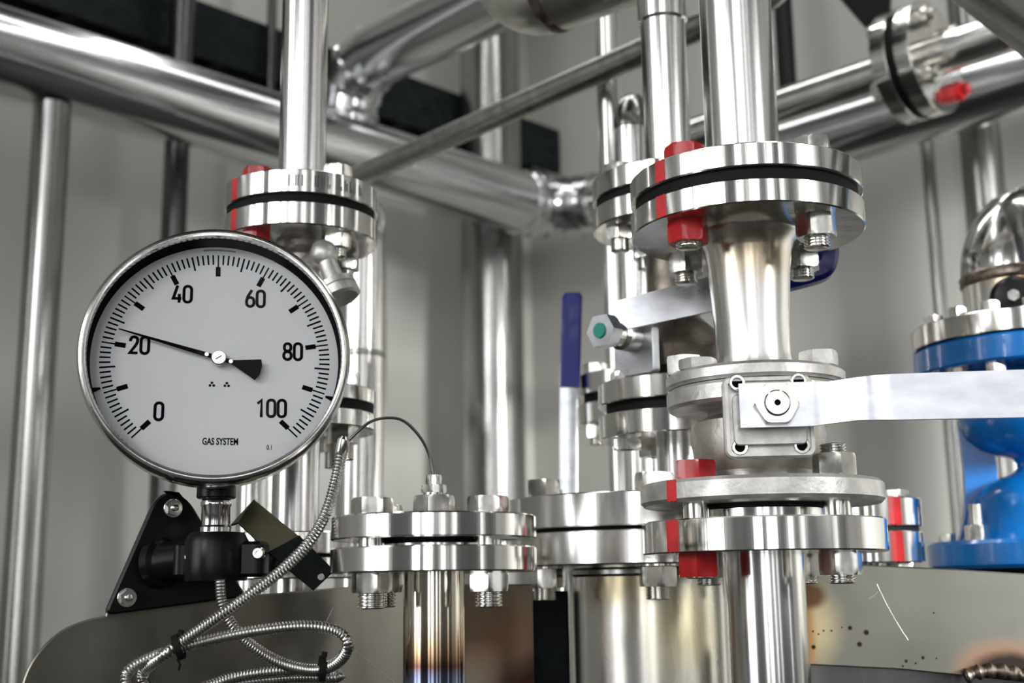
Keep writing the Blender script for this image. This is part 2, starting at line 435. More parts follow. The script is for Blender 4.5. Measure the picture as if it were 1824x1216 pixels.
# lower pipe of M
lo = thing('flanged_pipe', 'vertical steel pipe and red-marked flange below the grey lever valve', 'pipe', M.at(0))
part('flange', disc(RM, lt, lb, M.M()), RIM, lo)
part('raised_face', MB().cyl(.038, lt-.001, lt+.0075, M.M(), .0006, 96), STEEL, lo)
part('gasket', MB().cyl(.043, lt+.0075, bb, M.M(), 0, 64), RUBBER, lo)
stripe(M, RM, lt, lb, -44, .010, parent=lo)
part('tube', MB().cyl(.0243, 0, lb+.001, M.M(), 0, 96), PIPE, lo)
for th, red in ((-44, 1), (53, 0), (152, 0), (-139, 0)):
    if red: bolt(lo, M, th, rbm, bt, lb, mat=RED, nprot=.001)
    else: bolt(lo, M, th, rbm, bt, lb, head='stud', prot=.006, nprot=.005)

# ================================================================== column F1 : flange with the capillary fitting
K = Col(773, 965, .703); RK = .0575
k1, k2, k3, k4 = K.zf(909, RK), K.zf(954, RK), K.zf(969, RK), K.zf(1017, RK)
f1 = thing('flanged_pipe', 'narrow heat-stained pipe under the round flange holding the thin wire fitting', 'pipe', K.at(0))
zt_ = zpix(K.x, K.y, 1185)
def pt(nt):
    return zband(nt, [(0, (.30, .36, .50)), (.10, (.20, .24, .36)), (.2, (.14, .07, .045)), (.36, (.44, .31, .19)), (.6, (.66, .61, .50)), (1, (.66, .63, .56))], zt_-.012, zt_+.05)
part('tube', MB().cyl(.0171, 0, k4+.001, K.M(), 0, 96), tinted('heat_tinted_pipe', None, pt, (.08, .2)), f1)
part('flange', disc(RK, k3, k4, K.M()), RIM, f1)
part('raised_face', MB().cyl(.030, k3-.001, k3+.0022, K.M(), 0, 64), STEEL, f1)
bf = thing('blind_flange', 'blank round flange lid bolted under the thin wire fitting', 'flange', K.at(k2))
part('plate', disc(RK, k1, k2, K.M()), RIM, bf)
part('gasket', MB().cyl(.034, k2+.0002, k3+.0022, K.M(), 0, 64), RUBBER, bf)
p = K.pos(50, .044); part('spacer', MB().lathe([(.0115, k2-.0012), (.012, k2-.0006), (.012, k2+.0001)], mat4((p.x, p.y, 0)), 32), GASK, bf, 'pale spacer washer')
for th in (-50, 42, 132, -138): bolt(bf, K, th, .0435, k1, k4, af=.0195, d=.0072, nprot=.0085, hh=.0105 if th != 42 else .0105)
tw = thing('thermowell_fitting', 'stacked hex fitting on the blank flange where the thin wire ends', 'fitting', K.at(k1))
zb_ = lambda py: zpix(K.x, K.y-.01, py)
hA, hB, hC, hD = k1, zb_(880), zb_(861), zb_(843)
part('hex_base', MB().hexa(.021, hA, hB, K.M(), .25), BOLT, tw)
part('collar', MB().cyl(.0062, hB-.001, hB+.002, K.M(), 0, 32), BOLT, tw)
part('hex_nut', MB().hexa(.0128, hB+.0015, hC, K.M(), .2), BOLT, tw)
part('gland', MB().hexa(.0078, hC-.0005, hD, K.M(), .1), BOLT, tw)

# ================================================================== column B : large flange
B = Col(1152, 950, .965); RB = .109
b1, b2, b3, b4 = B.zf(872, RB), B.zf(934, RB), B.zf(941, RB), B.zf(1003, RB)
def btint(nt):
    zz = zpix(B.x, B.y-.057, 1040)
    a = blob(nt, (-.03, -.05, zz), (.05, .05, .03), 1.0); b = blob(nt, (.02, -.05, zz-.03), (.05, .05, .06), 1.0)
    return mixc(nt, b, mixc(nt, a, (.72, .71, .66), (.42, .37, .24)), (.70, .64, .44))
bp = thing('flanged_pipe', 'widest vertical pipe and thick flange behind the two front flanges', 'pipe', B.at(0))
part('tube', MB().cyl(.0572, 0, b4+.001, B.M(), 0, 96), tinted('stained_wide_pipe', None, btint, (.16, .32)), bp)
part('weld_bead', MB().lathe([(.0572, b4-.001), (.0595, b4-.003), (.0595, b4-.006), (.057, b4-.008)], B.M(), 64), DULL, bp)
part('flange', disc(RB, b3, b4, B.M()), STEEL, bp)
bl = thing('blind_flange', 'thick bright round flange lid behind the wire fitting flange', 'flange', B.at(b2))
part('plate', disc(RB, b1, b2, B.M()), STEEL, bl)
part('gasket', MB().cyl(.10, b2+.0002, b3-.0002, B.M(), 0, 64), RUBBER, bl)
for th in (-57, 4, 62, 120, 180, -118): bolt(bl, B, th, .0905, b1, b4, af=.024, d=.0085, nprot=.009, washer=True, hh=.0155)

# ================================================================== column C : second valve behind the main column
Cc = Col(1203, 600, .915); RC = .0594
c1, c2, c3, c4 = Cc.zf(279, RC), Cc.zf(318, RC), Cc.zf(333, RC), Cc.zf(372, RC)
cu = thing('flanged_pipe', 'bright vertical pipe and flange just left of the thick pipe, upper', 'pipe', Cc.at(c2))
part('tube', MB().cyl(.0178, c1-.001, Cc.zf(22, .018), Cc.M(), 0, 64), PIPE, cu)
zz = Cc.zf(22, .018); part('weld_collar', MB().lathe([(.0178, zz-.002), (.0195, zz), (.0195, zz+.03), (.0178, zz+.2)], Cc.M(), 64), PIPE, cu)
part('flange', disc(RC, c1, c2, Cc.M()), RIM, cu)
for th in (-62, 28, 118, 208): bolt(cu, Cc, th, .0435, c1, c4, af=.0195, d=.0072, nprot=.009, hh=.0105)
cv = thing('ball_valve', 'ball valve half hidden behind the spool, green-capped stem and blue-ended lever', 'valve', Cc.at(c4))
part('gasket', MB().cyl(RC*.95, c3-.0002, c2+.0002, Cc.M(), 0, 64), RUBBER, cv)
part('upper_flange', disc(RC, c3, c4, Cc.M()), RIM, cv)
d1, d2, d3, d4 = Cc.zf(662, RC), Cc.zf(703, RC), Cc.zf(722, RC), Cc.zf(766, RC)
zcv = Cc.zf(608, .035)
part('body', MB().lathe([(.022, c4), (.020, c4-.01), (.0195, zcv+.024), (.034, zcv+.010), (.038, zcv-.002), (.034, zcv-.016), (.024, d1+.004), (.024, d1-.001)], Cc.M(), 48), DBODY, cv)
part('lower_flange', disc(RC, d1, d2, Cc.M()), RIM, cv)
aC = math.radians(-44); nC = Vector((math.sin(aC), -math.cos(aC), 0)); xC = Vector((math.cos(aC), math.sin(aC), 0))
sc_ = onY(1067, 588, .855); SC = sc_ - nC*.026
MC = mat4(sc_, nC, xC)
axl = -(sc_-Vector((Cc.x, Cc.y, sc_.z))).length
part('stem_housing', MB().lathe([(.0165, axl*.9), (.0165, -.062), (.012, -.06), (.012, -.044)], MC, 32), BARE, cv)
part('mounting_pad', MB().box(.036, .036, -.046, -.038, mat4(MC @ Vector((0, -.010, 0)), nC, xC), .004, .0008), ZINC, cv)
part('stem_collar', MB().lathe([(.0095, -.04), (.011, -.036), (.011, -.024), (.0085, -.022), (.0085, -.012)], MC, 32), BOLT, cv)
part('stem_nut', MB().hexa(.022, -.012, -.001, MC, PI/6, False), ZINC, cv)
part('stem_cap', MB().cyl(.0055, -.002, .0006, MC, .0004, 24), GREEN, cv, 'green stem cap')
# lever from the stem running right, behind the spool, ending in a blue upturned grip
l0 = onY(1093, 565, .868); l1 = onY(1270, 523, .862); l2 = onY(1392, 500, .858)
def bar(p, q, h0, h1, t, up=Vector((0, 0, 1))):
    dd = (q-p).normalized(); nn = dd.cross(up).normalized(); uu = nn.cross(dd)
    rs = []
    for a, h in ((p, h0), (q, h1)): rs.append([tuple(a+uu*h+nn*t), tuple(a-uu*h+nn*t), tuple(a-uu*h-nn*t), tuple(a+uu*h-nn*t)])
    return rs
g = MB(); r1 = bar(l0, l1, .0108, .0125, .002); r2 = bar(l1, l2, .0125, .0115, .002)
g.rings([r1[0], r1[1], r2[1]]); part('lever', g, ZINC, cv, 'bright zinc plated lever bar', 60)
pg = [onY(1384, 504, .858), onY(1440, 490, .856), onY(1466, 480, .856), onY(1474, 462, .856), onY(1475, 438, .856)]
pg = spline(pg, 8)
rs = []
for i, p in enumerate(pg):
    t = (pg[min(i+1, len(pg)-1)]-pg[max(i-1, 0)]).normalized(); y = Vector((.15, .98, 0)); y = (y-t*y.dot(t)).normalized(); x = t.cross(y)
    rs.append([tuple(p+x*(.0072*a)+y*(.009*b)) for a, b in ((1, .6), (.6, 1), (-.6, 1), (-1, .6), (-1, -.6), (-.6, -1), (.6, -1), (1, -.6))])
part('grip', MB().rings(rs), NAVY, cv, 'blue vinyl grip')
cl = thing('flanged_pipe', 'pipe and flange under the green-capped valve, landing on the large flange', 'pipe', Cc.at(b1))
part('flange', disc(RC, d3, d4, Cc.M()), RIM, cl)
part('gasket', MB().cyl(RC*.9, d3-.0002, d2+.0002, Cc.M(), 0, 64), RUBBER, cl)
part('tube', MB().cyl(.0172, b1+.0002, d4+.001, Cc.M(), 0, 64), PIPE, cl)
for th in (-60, 28, 118, 208): bolt(cl, Cc, th, .0435, d1, d4, af=.0195, d=.0072, nprot=.0, hh=.0085)

# ================================================================== column D : pipes further behind
D1 = Col(1098, 560, 1.32)
vpipe('steel_pipe', 'thin pale vertical pipe passing behind the tilted lever of the green-capped valve', D1, .0140, ZF, ZT, PIPE)
D2 = Col(1139, 700, 1.16); RD = .0585
e1, e2, e3, e4 = D2.zf(652, RD), D2.zf(690, RD), D2.zf(706, RD), D2.zf(744, RD)
dd_ = thing('flanged_pipe', 'white-lit vertical pipe with small flange pair behind the green-capped valve', 'pipe', D2.at(0))
zD = zpix(D2.x, D2.y, 232)
part('tube', MB().cyl(.0168, 0, zD, D2.M(), 0, 48), PIPE, dd_)
dD = Vector((.25, .968, 0)); ar = arc(D2.at(zD), (0, 0, 1), dD, .03, 14); part('elbow', MB().tube(ar+[ar[-1]+dD*1.34], .0172, 40), DULL, dd_)
part('flange', disc(RD, e1, e2, D2.M()), RIM, dd_)
part('flange', disc(RD, e3, e4, D2.M()), RIM, dd_)
part('gasket', MB().cyl(RD*.9, e3, e2, D2.M(), 0, 64), RUBBER, dd_)
for th in (-68, 22, 112, 202): bolt(dd_, D2, th, .0435, e1, e4, af=.0205, d=.0072, nprot=.006, hh=.0125)
# upright blue-gripped lever
lvv = thing('ball_valve', 'upright steel lever with blue grip standing behind the thick flange lid', 'valve', onY(1012, 900, 1.14))
def upbar(pts, w, t, M0):
    rs = []
    for (px, py), ww in zip(pts, w):
        p = onY(px, py, 1.14); rs.append([tuple(p+Vector((a*ww, b*t, 0))) for a, b in ((1, .75), (.75, 1), (-.75, 1), (-1, .75), (-1, -.75), (-.75, -1), (.75, -1), (1, -.75))])
    return MB().rings(rs)
part('lever', upbar([(1012, 920), (1013, 690), (1016, 600)], [.0085, .0085, .0085], .003, 0), ZINC, lvv)
part('grip', upbar([(1015, 690), (1017, 610), (1019, 530), (1019.5, 523)], [.0092, .0094, .0094, .007], .006, 0), NAVY, lvv, 'blue vinyl grip')
p = onY(1012, 920, 1.14); q = Vector((D2.x, 1.16, p.z))
part('stem', MB().cyl(.006, -.012, .02, mat4(p, (0, -1, 0)), 0, 24), BOLT, lvv)
part('body', MB().lathe([(.012, -.05), (.026, -.042), (.028, -.03), (.018, -.012), (.010, -.004)], mat4(p, (0, -1, 0)), 32), BARE, lvv)
g = MB().lathe([(.013, 0), (.013, p.z)], mat4((p.x, p.y+.03, 0)), 32); part('branch', g, PIPE, lvv)

# ================================================================== column E : red-marked flange edge at right
E = Col(1512, 940, 1.02); RE = .0575
g1, g2, g3, g4 = E.zf(884, RE), E.zf(936, RE), E.zf(945, RE), E.zf(1002, RE)
ee = thing('flanged_pipe', 'red-striped flange pair half hidden behind the main lower flange, blue valve beside', 'pipe', E.at(0))
part('tube', MB().cyl(.0172, 0, g4, E.M(), 0, 48), PIPE, ee)
part('flange', disc(RE, g1, g2, E.M()), RIM, ee); part('flange', disc(RE, g3, g4, E.M()), RIM, ee)
part('gasket', MB().cyl(RE*.95, g3, g2, E.M(), 0, 48), RUBBER, ee)
stripe(E, RE, g1, g2, 38, .012, parent=ee, mat=RED); stripe(E, RE, g3, g4, 38, .012, parent=ee, mat=RED)
for th in (60, 150, -120, -30): bolt(ee, E, th, .043, g1, g4, af=.02, d=.0072, hh=.007)

# ================================================================== column G : behind the gauge
G = Col(536, 420, .90); RG = .0575
h1, h2, h3, h4 = G.zf(300, RG), G.zf(342, RG), G.zf(357, RG), G.zf(398, RG)
gu = thing('flanged_pipe', 'bright vertical pipe with stamped flange above the round gauge', 'pipe', G.at(h2))
part('tube', MB().cyl(.0178, h1-.001, ZT, G.M(), 0, 64), PIPE, gu)
part('flange', disc(RG, h1, h2, G.M()), RIM, gu)
stripe(G, RG, h1, h2, -57, .0065, parent=gu)
g = MB()                                                     # stamped marks on the rim, worn past reading
random.seed(3)
for i in range(13):
    if i in (3, 7): continue
    th = -9+i*4.6; zmid = h1-(h1-h2)*.5
    for j in range(random.choice((1, 2, 2))):
        a = th+j*1.7; zz0 = zmid-.0042; zz1 = zmid+.0042 if j == 0 else zmid+random.choice((-.0012, .002, .0042))
        rs = []
        for z in (zz0, zz1):
            p0, p1 = G.pos(a-.5, RG-.0003), G.pos(a-.5, RG+.0002); p2, p3 = G.pos(a+.5, RG+.0002), G.pos(a+.5, RG-.0003)
            rs.append([(v.x, v.y, z) for v in (p0, p1, p2, p3)])
        g.rings(rs)
part('stamped_marks', g, DARKP, gu, 'dark stamped characters')
for th, red in ((-47, 1), (36, 0), (128, 0), (-142, 0)): bolt(gu, G, th, .0435, h1, h4, af=.0195, d=.0072, mat=RED if red else BOLT, nprot=.0015 if red else .007, hh=.0085 if red else .0115)
gv = thing('check_valve', 'small cast valve with tilted round cap, half hidden behind the gauge', 'valve', G.at(h4))
part('gasket', MB().cyl(RG*.96, h3-.0002, h2+.0002, G.M(), 0, 64), RUBBER, gv)
part('upper_flange', disc(RG, h3, h4, G.M()), RIM, gv)
stripe(G, RG, h3, h4, -57, .0065, parent=gv)
j1, j2, j3, j4 = G.zf(676, RG), G.zf(704, RG), G.zf(720, RG), G.zf(752, RG)
part('body', MB().lathe([(.019, h4+.001), (.018, h4-.004), (.0145, h4-.007), (.0165, h4-.010), (.0165, h4-.016), (.013, h4-.020), (.02, h4-.034), (.026, h4-.06), (.022, h4-.09), (.017, h4-.11), (.017, j1-.001)], G.M(), 48), BARE, gv)
q0 = onY(577, 452, .862); q1 = onY(603, 518, .857); ax = (q1-q0)
part('cap_neck', MB().lathe([(0, -.0095), (.006, -.0085), (.0092, -.004), (.0100, 0), (.0096, .004), (.0070, .008), (.0070, .011), (.0078, ax.length-.003)], mat4(q0, ax), 40), CAST, gv)
part('cap_arm', MB().cyl(.008, 0, (G.at(q0.z)-q0).length, mat4(q0, G.at(q0.z-.004)-q0), 0, 32), BARE, gv)
part('cap', MB().lathe([(.0095, .0), (.0138, .0015), (.0142, .0060), (.0130, .0066), (.0130, .0074), (.0142, .0080), (.0142, .0135), (.0120, .0152), (.0065, .0155)], mat4(q1-ax.normalized()*.008, ax), 48), CAST, gv)
part('lower_flange', disc(RG, j1, j2, G.M()), RIM, gv)
gm = thing('flanged_spool', 'bright flanged spool whose edge shows right of the gauge', 'pipe', G.at(G.zf(950, RG)))
m1, m2 = G.zf(945, RG), G.zf(985, RG)
part('upper_flange', disc(RG, j3, j4, G.M()), RIM, gm)
part('gasket', MB().cyl(RG*.97, j3-.0002, j2+.0002, G.M(), 0, 48), RUBBER, gm)
part('tube', MB().cyl(.0170, m1-.001, j4+.001, G.M(), 0, 64), PIPE, gm)
part('lower_flange', disc(RG, m1, m2, G.M()), RIM, gm)
for th in (50, 140, -130, -40): bolt(gm, G, th, .0435, j1, j4, af=.0205, d=.0072, nprot=.012, hh=.011)
gl = thing('flanged_pipe', 'pipe flange under the spool behind the gauge, dropping behind the steel plate', 'pipe', G.at(0))
m3, m4 = G.zf(992, RG), G.zf(1030, RG)
part('flange', disc(RG, m3, m4, G.M()), RIM, gl)
part('gasket', MB().cyl(RG*.9, m3, m2, G.M(), 0, 48), RUBBER, gl)
part('tube', MB().cyl(.0170, 0, m4+.001, G.M(), 0, 48), PIPE, gl)

# ================================================================== other upright pipes
H = Col(643, 640, 1.22)
hp = thing('steel_pipe', 'bright vertical pipe with a joint line between the gauge and the thin wire', 'pipe', H.at(0))
zH = zpix(H.x, H.y, 432)
part('tube', MB().cyl(.0235, 0, zH, H.M(), 0, 64), PIPE, hp)
dH = Vector((-.1, .995, 0)); ar = arc(H.at(zH), (0, 0, 1), dH, .035, 14); part('elbow', MB().tube(ar+[ar[-1]+dH*1.28], .0235, 48), PIPE, hp)
zj = H.zf(625, .0235); part('joint_ring', MB().lathe([(.0235, zj-.003), (.0242, zj-.002), (.0242, zj+.002), (.0235, zj+.003)], H.M(), 64), DULL, hp)
vpipe('steel_pipe', 'pale vertical pipe seen just below the gauge, left of its neighbour', Col(448, 900, 1.12), .0135, ZF, 1.42, PIPE)
def pcol(px, py, n, c):
    p = onN(px, py, n, c); k = Col.__new__(Col); k.x, k.y = p.x, p.y; k.c = Vector((p.x, p.y, 0)); f = -k.c.normalized(); k.f = f; k.r = Vector((-f.y, f.x, 0)); return k
ZB = ZC+.75
vpipe('steel_pipe', 'dark vertical pipe at the far left, dropping below the long horizontal pipe', pcol(62, 700, nL, -1.70), .0268, ZF, onN(490, 232, nL, -1.70).z-.0632, DULL)
vpipe('steel_pipe', 'thin dark vertical pipe above the gauge, crossing behind the horizontal pipe', pcol(312, 340, nL, -1.87), .0215, ZF, ZT, DARKP)
vpipe('steel_pipe', 'wide blurred vertical pipe in the middle of the back wall', pcol(878, 640, nL, -1.86), .066, ZF, ZT, DULL)
vpipe('steel_pipe', 'dark vertical pipe just left of the bright pipe above the gauge', pcol(483, 80, nL, -1.9), .009, ZB+.1, ZT, DARKP)
vpipe('steel_pipe', 'black vertical pipe just right of the thick pipe at the top', pcol(1398, 70, nR, -1.98), .018, ZB+.1, ZT, BLACK)
vpipe('steel_pipe', 'dark vertical pipe behind the stainless elbow of the blue valve', pcol(1752, 320, nR, -2.0), .034, ZF, ZT, DULL)
vpipe('steel_rod', 'slim vertical rod standing left of the blue valve', pcol(1688, 700, nR, -2.02), .0115, ZF, ZB+.07, DULL, 'rod')

# ================================================================== horizontal pipes
def run(name, label, pts, R, mat, cat='pipe', seg=64):
    o = thing(name, label, cat, pts[0]); part('tube', MB().tube(pts, R, seg), mat, o); return o
pL = onN(490, 232, nL, -1.70); zL = pL.z
pk = solve2(-1.70, -1.86); pk.z = zL                       # where both runs would meet
def segelbow(p, din, dout, R, n, r):
    """lobster-back elbow of n straight gores"""
    return arc(p, din, dout, R, n)
Rb = .13
start = pk-dL*Rb
el = arc(start, dL, dR, Rb, 6)
o = thing('horizontal_pipe', 'long shiny clad pipe along the back walls, turning a segmented corner elbow', 'pipe', start)
part('left_run', MB().tube([start-dL*3.2, start], .063, 64), CLAD, o)
for i in range(6):
    a, b = el[i], el[i+1]
    part('elbow_segment', MB().tube([a-(b-a)*.06, b+(b-a)*.06], .0625-.0004*(i % 2), 64), CLAD, o)
    part('seam_band', MB().lathe([(.063, -.006), (.0660, -.0035), (.0660, .0035), (.063, .006)], mat4(a, (b-(el[i-1] if i else a-dL)).normalized()), 64, loop=True), CLAD, o)
part('right_run', MB().tube([el[-1], el[-1]+dR*3.2], .057, 64), CLAD, o)
# riser elbow joining the long pipe
e0 = onN(628, 128, nL, -1.70); zt2 = e0.z
q = onN(615, 215, nL, -1.70); q.z = zL
R2 = .095; top = Vector((q.x, q.y, zt2))
el2 = arc(top-Vector((0, 0, R2)), (0, 0, 1), dR, R2, 3)
o = thing('horizontal_pipe', 'clad pipe with segmented elbow dropping onto the long pipe, behind the bright pipe', 'pipe', top)
part('riser', MB().tube([Vector((q.x, q.y, zL+.066)), top-Vector((0, 0, R2))], .056, 48), CLAD, o)
for i in range(3):
    a, b = el2[i], el2[i+1]; part('elbow_segment', MB().tube([a-(b-a)*.1, b+(b-a)*.1], .0555-.0004*(i % 2), 64), CLAD, o)
    part('seam_band', MB().lathe([(.056, -.007), (.0595, -.004), (.0595, .004), (.056, .007)], mat4(a, (b-(el2[i-1] if i else a-Vector((0, 0, 1)))).normalized()), 64, loop=True), CLAD, o)
bu = arc(el2[-1]+dR*.76, dR, Vector((0, 0, 1)), .085, 12)
part('run', MB().tube([el2[-1]]+bu+[Vector((bu[-1].x, bu[-1].y, ZT))], .056, 64), CLAD, o)
# slim diagonal
s0 = onZ(628, 318, ZC+.56); s1 = onZ(1140, 94, ZC+.56); dv = (s1-s0).normalized()
UP = Vector((0, 0, 1))
ru = arc(s1+dv*.16, dv, UP, .035, 10); rd = arc(s0-dv*.17, -dv, -UP, .035, 10)
rd = [Vector((rd[-1].x, rd[-1].y, 0))]+rd[::-1]; ru = ru+[Vector((ru[-1].x, ru[-1].y, ZT))]
single('horizontal_pipe', MB().tube(rd+ru, .0145, 40), metal('grey_slim_pipe', (.36, .36, .34), (.5, .5, .48), (.25, .4)), 'slim grey pipe running from behind the stamped flange up to the right', 'pipe', s0)
# flanged run at the upper right
f0 = onN(1500, 160, nR, -1.52); f0.z = f0.z
fc = onN(1632, 106, nR, -1.52); zr = (f0.z+fc.z)/2; fc.z = zr
o = thing('flanged_pipe', 'horizontal pipe with upright flange joint near the top right corner', 'pipe', fc)
part('tube', MB().tube([fc-dR*.46, fc+dR*.016], .027, 48), PIPE, o)
part('tube', MB().tube([fc+dR*.018, fc+dR*1.0], .027, 48), PIPE, o)
MF = mat4(fc, dR, (0, 0, 1))
part('flange', disc(.079, -.006, -.028, MF), RIM, o); part('flange', disc(.079, .028, .006, MF), RIM, o)
part('gasket', MB().cyl(.072, -.006, .006, MF, 0, 48), RUBBER, o)
for i in range(4):
    a = PI/4+PI/2*i; c = MF @ Vector((.058*math.cos(a), .058*math.sin(a), 0)); Mb = mat4(c, dR)
    red = i == 2
    b_ = part('bolt', MB().hexa(.024, .028, .043, Mb, .2).cyl(.008, -.03, .03, Mb, 0, 20).thread(.008, .043, .052, Mb), RED if red else BOLT, o, 'red painted bolt' if red else None)
    part('nut', MB().hexa(.024, -.043, -.028, Mb, .4), RED if red else BOLT, b_)
# welded elbow at the top
wl = onY(1080, -8, 1.05); w_dir = (onY(1300, -100, .95)-onY(1000, 22, 1.06)).normalized(); w_dir.z *= .15; w_dir.normalize()
wp = onY(985, -12, 1.07); RW = .036
o = thing('welded_elbow', 'shiny stainless pipe elbow with dark weld ring at the top edge', 'pipe', wp)
SATIN = metal('satin_stainless', (.66, .65, .58), (.80, .79, .73), (.26, .38), (1, 1, 1), 40)
wu = arc(wp+w_dir*.32, w_dir, Vector((0, 0, 1)), .055, 14)
part('tube', MB().tube([wp]+wu+[Vector((wu[-1].x, wu[-1].y, ZT))], RW, 64), SATIN, o)
part('weld_bead', MB().lathe([(RW, -.006), (RW+.0012, -.003), (RW+.0016, 0), (RW+.0012, .003), (RW, .006)], mat4(wp, w_dir), 64), metal('burnt_weld', (.08, .06, .05), (.32, .27, .22), (.3, .5), (1, 1, 1), 90, .6, (1, 1, 1), 160), o, 'dark burnt weld')
ar = arc(wp, -w_dir, Vector((0, 0, 1)), .055, 16)
part('bend', MB().tube(ar+[ar[-1]+Vector((0, 0, .4))], RW, 64), SATIN, o)
# large pipe crossing the top right corner
c0 = onY(1752, -90, .98); c1_ = onY(1896, 5, .86)
dv = (c1_-c0).normalized()
single('steel_duct', MB().tube([c0-dv*.5, c1_+dv*.3], .047, 64), DULL, 'large dull steel pipe cutting across the top right corner', 'pipe', c0)
# cable tray on the left wall and conduit
t0 = onN(420, 95, nL, -1.975); o = thing('cable_tray', 'dark perforated cable tray along the wall above the long pipe', 'tray', t0)
LX = nR.dot(Vector((t0.x, t0.y, 0)))+2.10
mk = lambda off, h, t, L0, L1: MB().rings([[tuple(t0+dL*L+nL*(off+a*t)+Vector((0, 0, b*h))) for a, b in ((1, 1), (-1, 1), (-1, -1), (1, -1))] for L in (L0, L1)])
part('side_rail', mk(.045, .055, .003, -1.2, LX), TRAY, o)
part('side_rail', mk(-.05, .055, .003, -1.2, LX), TRAY, o)
g = MB()
for i in range(int((LX+1.05)/.15)):
    c = t0+dL*(-1.1+i*.15)+Vector((0, 0, -.045))
    g.rings([[tuple(c+nL*s_+dL*a+Vector((0, 0, b))) for a, b in ((.015, .005), (-.015, .005), (-.015, -.005), (.015, -.005))] for s_ in (-.046, .041)])
part('rungs', g, TRAY, o)
for k, (h, off) in enumerate(((.0, -.02), (.02, .015))):
    part('cable', MB().tube([t0+dL*L+nL*off+Vector((0, 0, -.028+h+.004*math.sin(L*7+k))) for L in [i*.05-1.2 for i in range(int((LX+1.15)/.05))]], .011, 16), RUBBER, o)
t1 = onN(420, 40, nL, -2.02)
single('conduit', MB().tube([t1-dL*1.3, t1+dL*.8], .014, 24), DARKP, 'dark thin conduit on the wall above the cable tray', 'conduit', t1)
# black pipe hanger near the flanged run
hg = onN(1540, 20, nR, -1.50)
o = thing('pipe_hanger', 'black triangular hanger above the upright flange joint', 'bracket', hg)
tri = [(-.035, .03), (.04, .03), (.03, -.04), (.012, -.045)]
part('plate', MB().poly(rpoly(tri, .008), -.006, .006, mat4(hg, (-.4, -.9, 0), (1, -.3, 0)), .001), BLACK, o)
part('rod', MB().cyl(.007, .02, ZT-hg.z-.1, mat4(hg), 0, 20), BLACK, o)
part('screw', MB().hexa(.012, .006, .014, mat4(hg+Vector((.022, 0, -.028)), (-.4, -.9, 0)), 0), BOLT, o)

# ================================================================== blue valve at the right
V = Col(1838, 800, 1.07); RVb = .0925
z1, z2, z3 = V.zf(545, RVb), V.zf(585, RVb), V.zf(636, RVb)
y1, y2 = V.zf(957, RVb), V.zf(1010, RVb)
o = thing('blue_valve', 'bright blue cast valve body with open waist at the right edge', 'valve', V.at(y2))
part('upper_flange', disc(RVb*.995, z2-.001, z3, V.M(), .002), BLUE, o)
zr_ = lambda py: V.zf(py, .05)
part('body', MB().lathe([(.058, z3+.001), (.060, zr_(680)), (.059, zr_(735)), (.053, zr_(768)), (.042, zr_(788)), (.028, zr_(799)), (.0165, zr_(806)), (.0135, zr_(815)), (.0135, zr_(824)), (.0175, zr_(833)), (.030, zr_(843)), (.042, zr_(856)), (.052, zr_(880)), (.058, zr_(912)), (.061, zr_(945)), (.066, y1-.001)], V.M(), 64), BLUE, o)
for th in (-96, 88, 178):
    g = MB(); m_ = []
    for z, a, b in ((z3+.001, .040, .060), (zr_(740), .036, .060), (zr_(790), .031, .0585), (zr_(820), .030, .058), (zr_(850), .031, .0585), (zr_(910), .036, .061), (y1-.001, .040, .068)):
        hwid = 17
        m_.append([tuple(V.pos(th+da, rr, z)) for rr, da in ((a, -hwid), (b*.97, -hwid*.9), (b, -hwid*.4), (b, hwid*.4), (b*.97, hwid*.9), (a, hwid))])
    part('yoke_arm', g.rings(m_), BLUE, o)
part('base_flange', disc(RVb, y1, y2, V.M(), .003), BLUE, o)
for th in (-40, 45, 135, -135):
    p = V.pos(th, .074); Mv = mat4((p.x, p.y, 0)); b_ = part('bolt', MB().thread(.0058, y1-.01, y1+.030, Mv), BOLT, o); part('nut', MB().hexa(.0175, y1, y1+.0125, Mv, .35+th), BOLT, b_)
p = V.pos(-68, .079); part('bolt', MB().hexa(.013, y1, y1+.007, mat4((p.x, p.y, 0)), 0), BOLT, o)
bbase = part('gasket_ring', MB().cyl(RVb*.8, y2-.012, y2+.001, V.M(), 0, 48), RUBBER, o)
part('stand_pipe', MB().cyl(.05, 0, y2-.010, V.M(), 0, 48), DULL, o)
o2 = thing('flanged_pipe', 'stainless elbow and bolted flange on top of the blue valve', 'pipe', V.at(z2))
part('flange', disc(RVb, z1, z2, V.M()), RIM, o2)
ze = V.zf(478, .047)
part('tube', MB().cyl(.0455, z1-.001, ze, V.M(), 0, 64), tinted('tinted_stub', None, lambda nt: mixc(nt, blob(nt, (0, -.05, ze-z2-.004), (.08, .06, .018), 1.0), (.74, .73, .68), (.55, .36, .16))), o2)
part('weld_bead', MB().lathe([(.0455, ze-.006), (.0475, ze-.003), (.0468, ze), (.0478, ze+.003), (.0455, ze+.006)], V.M(), 64), bpy.data.materials['burnt_weld'], o2, 'dark burnt weld')
ax2 = Vector((.8, .6, 0)).normalized()
ar = arc(V.at(ze), (0, 0, 1), ax2, .05, 20)
part('elbow', MB().tube(ar+[ar[-1]+ax2*.5], .0462, 64), STEEL, o2)
for th in (-62, -38, -16, 8, 34, 90, 150, -150, -100):
    p = V.pos(th, .079); Mv = mat4((p.x, p.y, 0)); b_ = part('bolt', MB().hexa(.015, z1, z1+.009, Mv, th), BOLT, o2)
    part('nut', MB().hexa(.015, z3-.010, z3, Mv, th), BOLT, b_)
pq = onY(1806, 532, V.y-.052)
dq = (Vector((0, 0, ZC))-pq); dq.z = 0; dq.normalize()
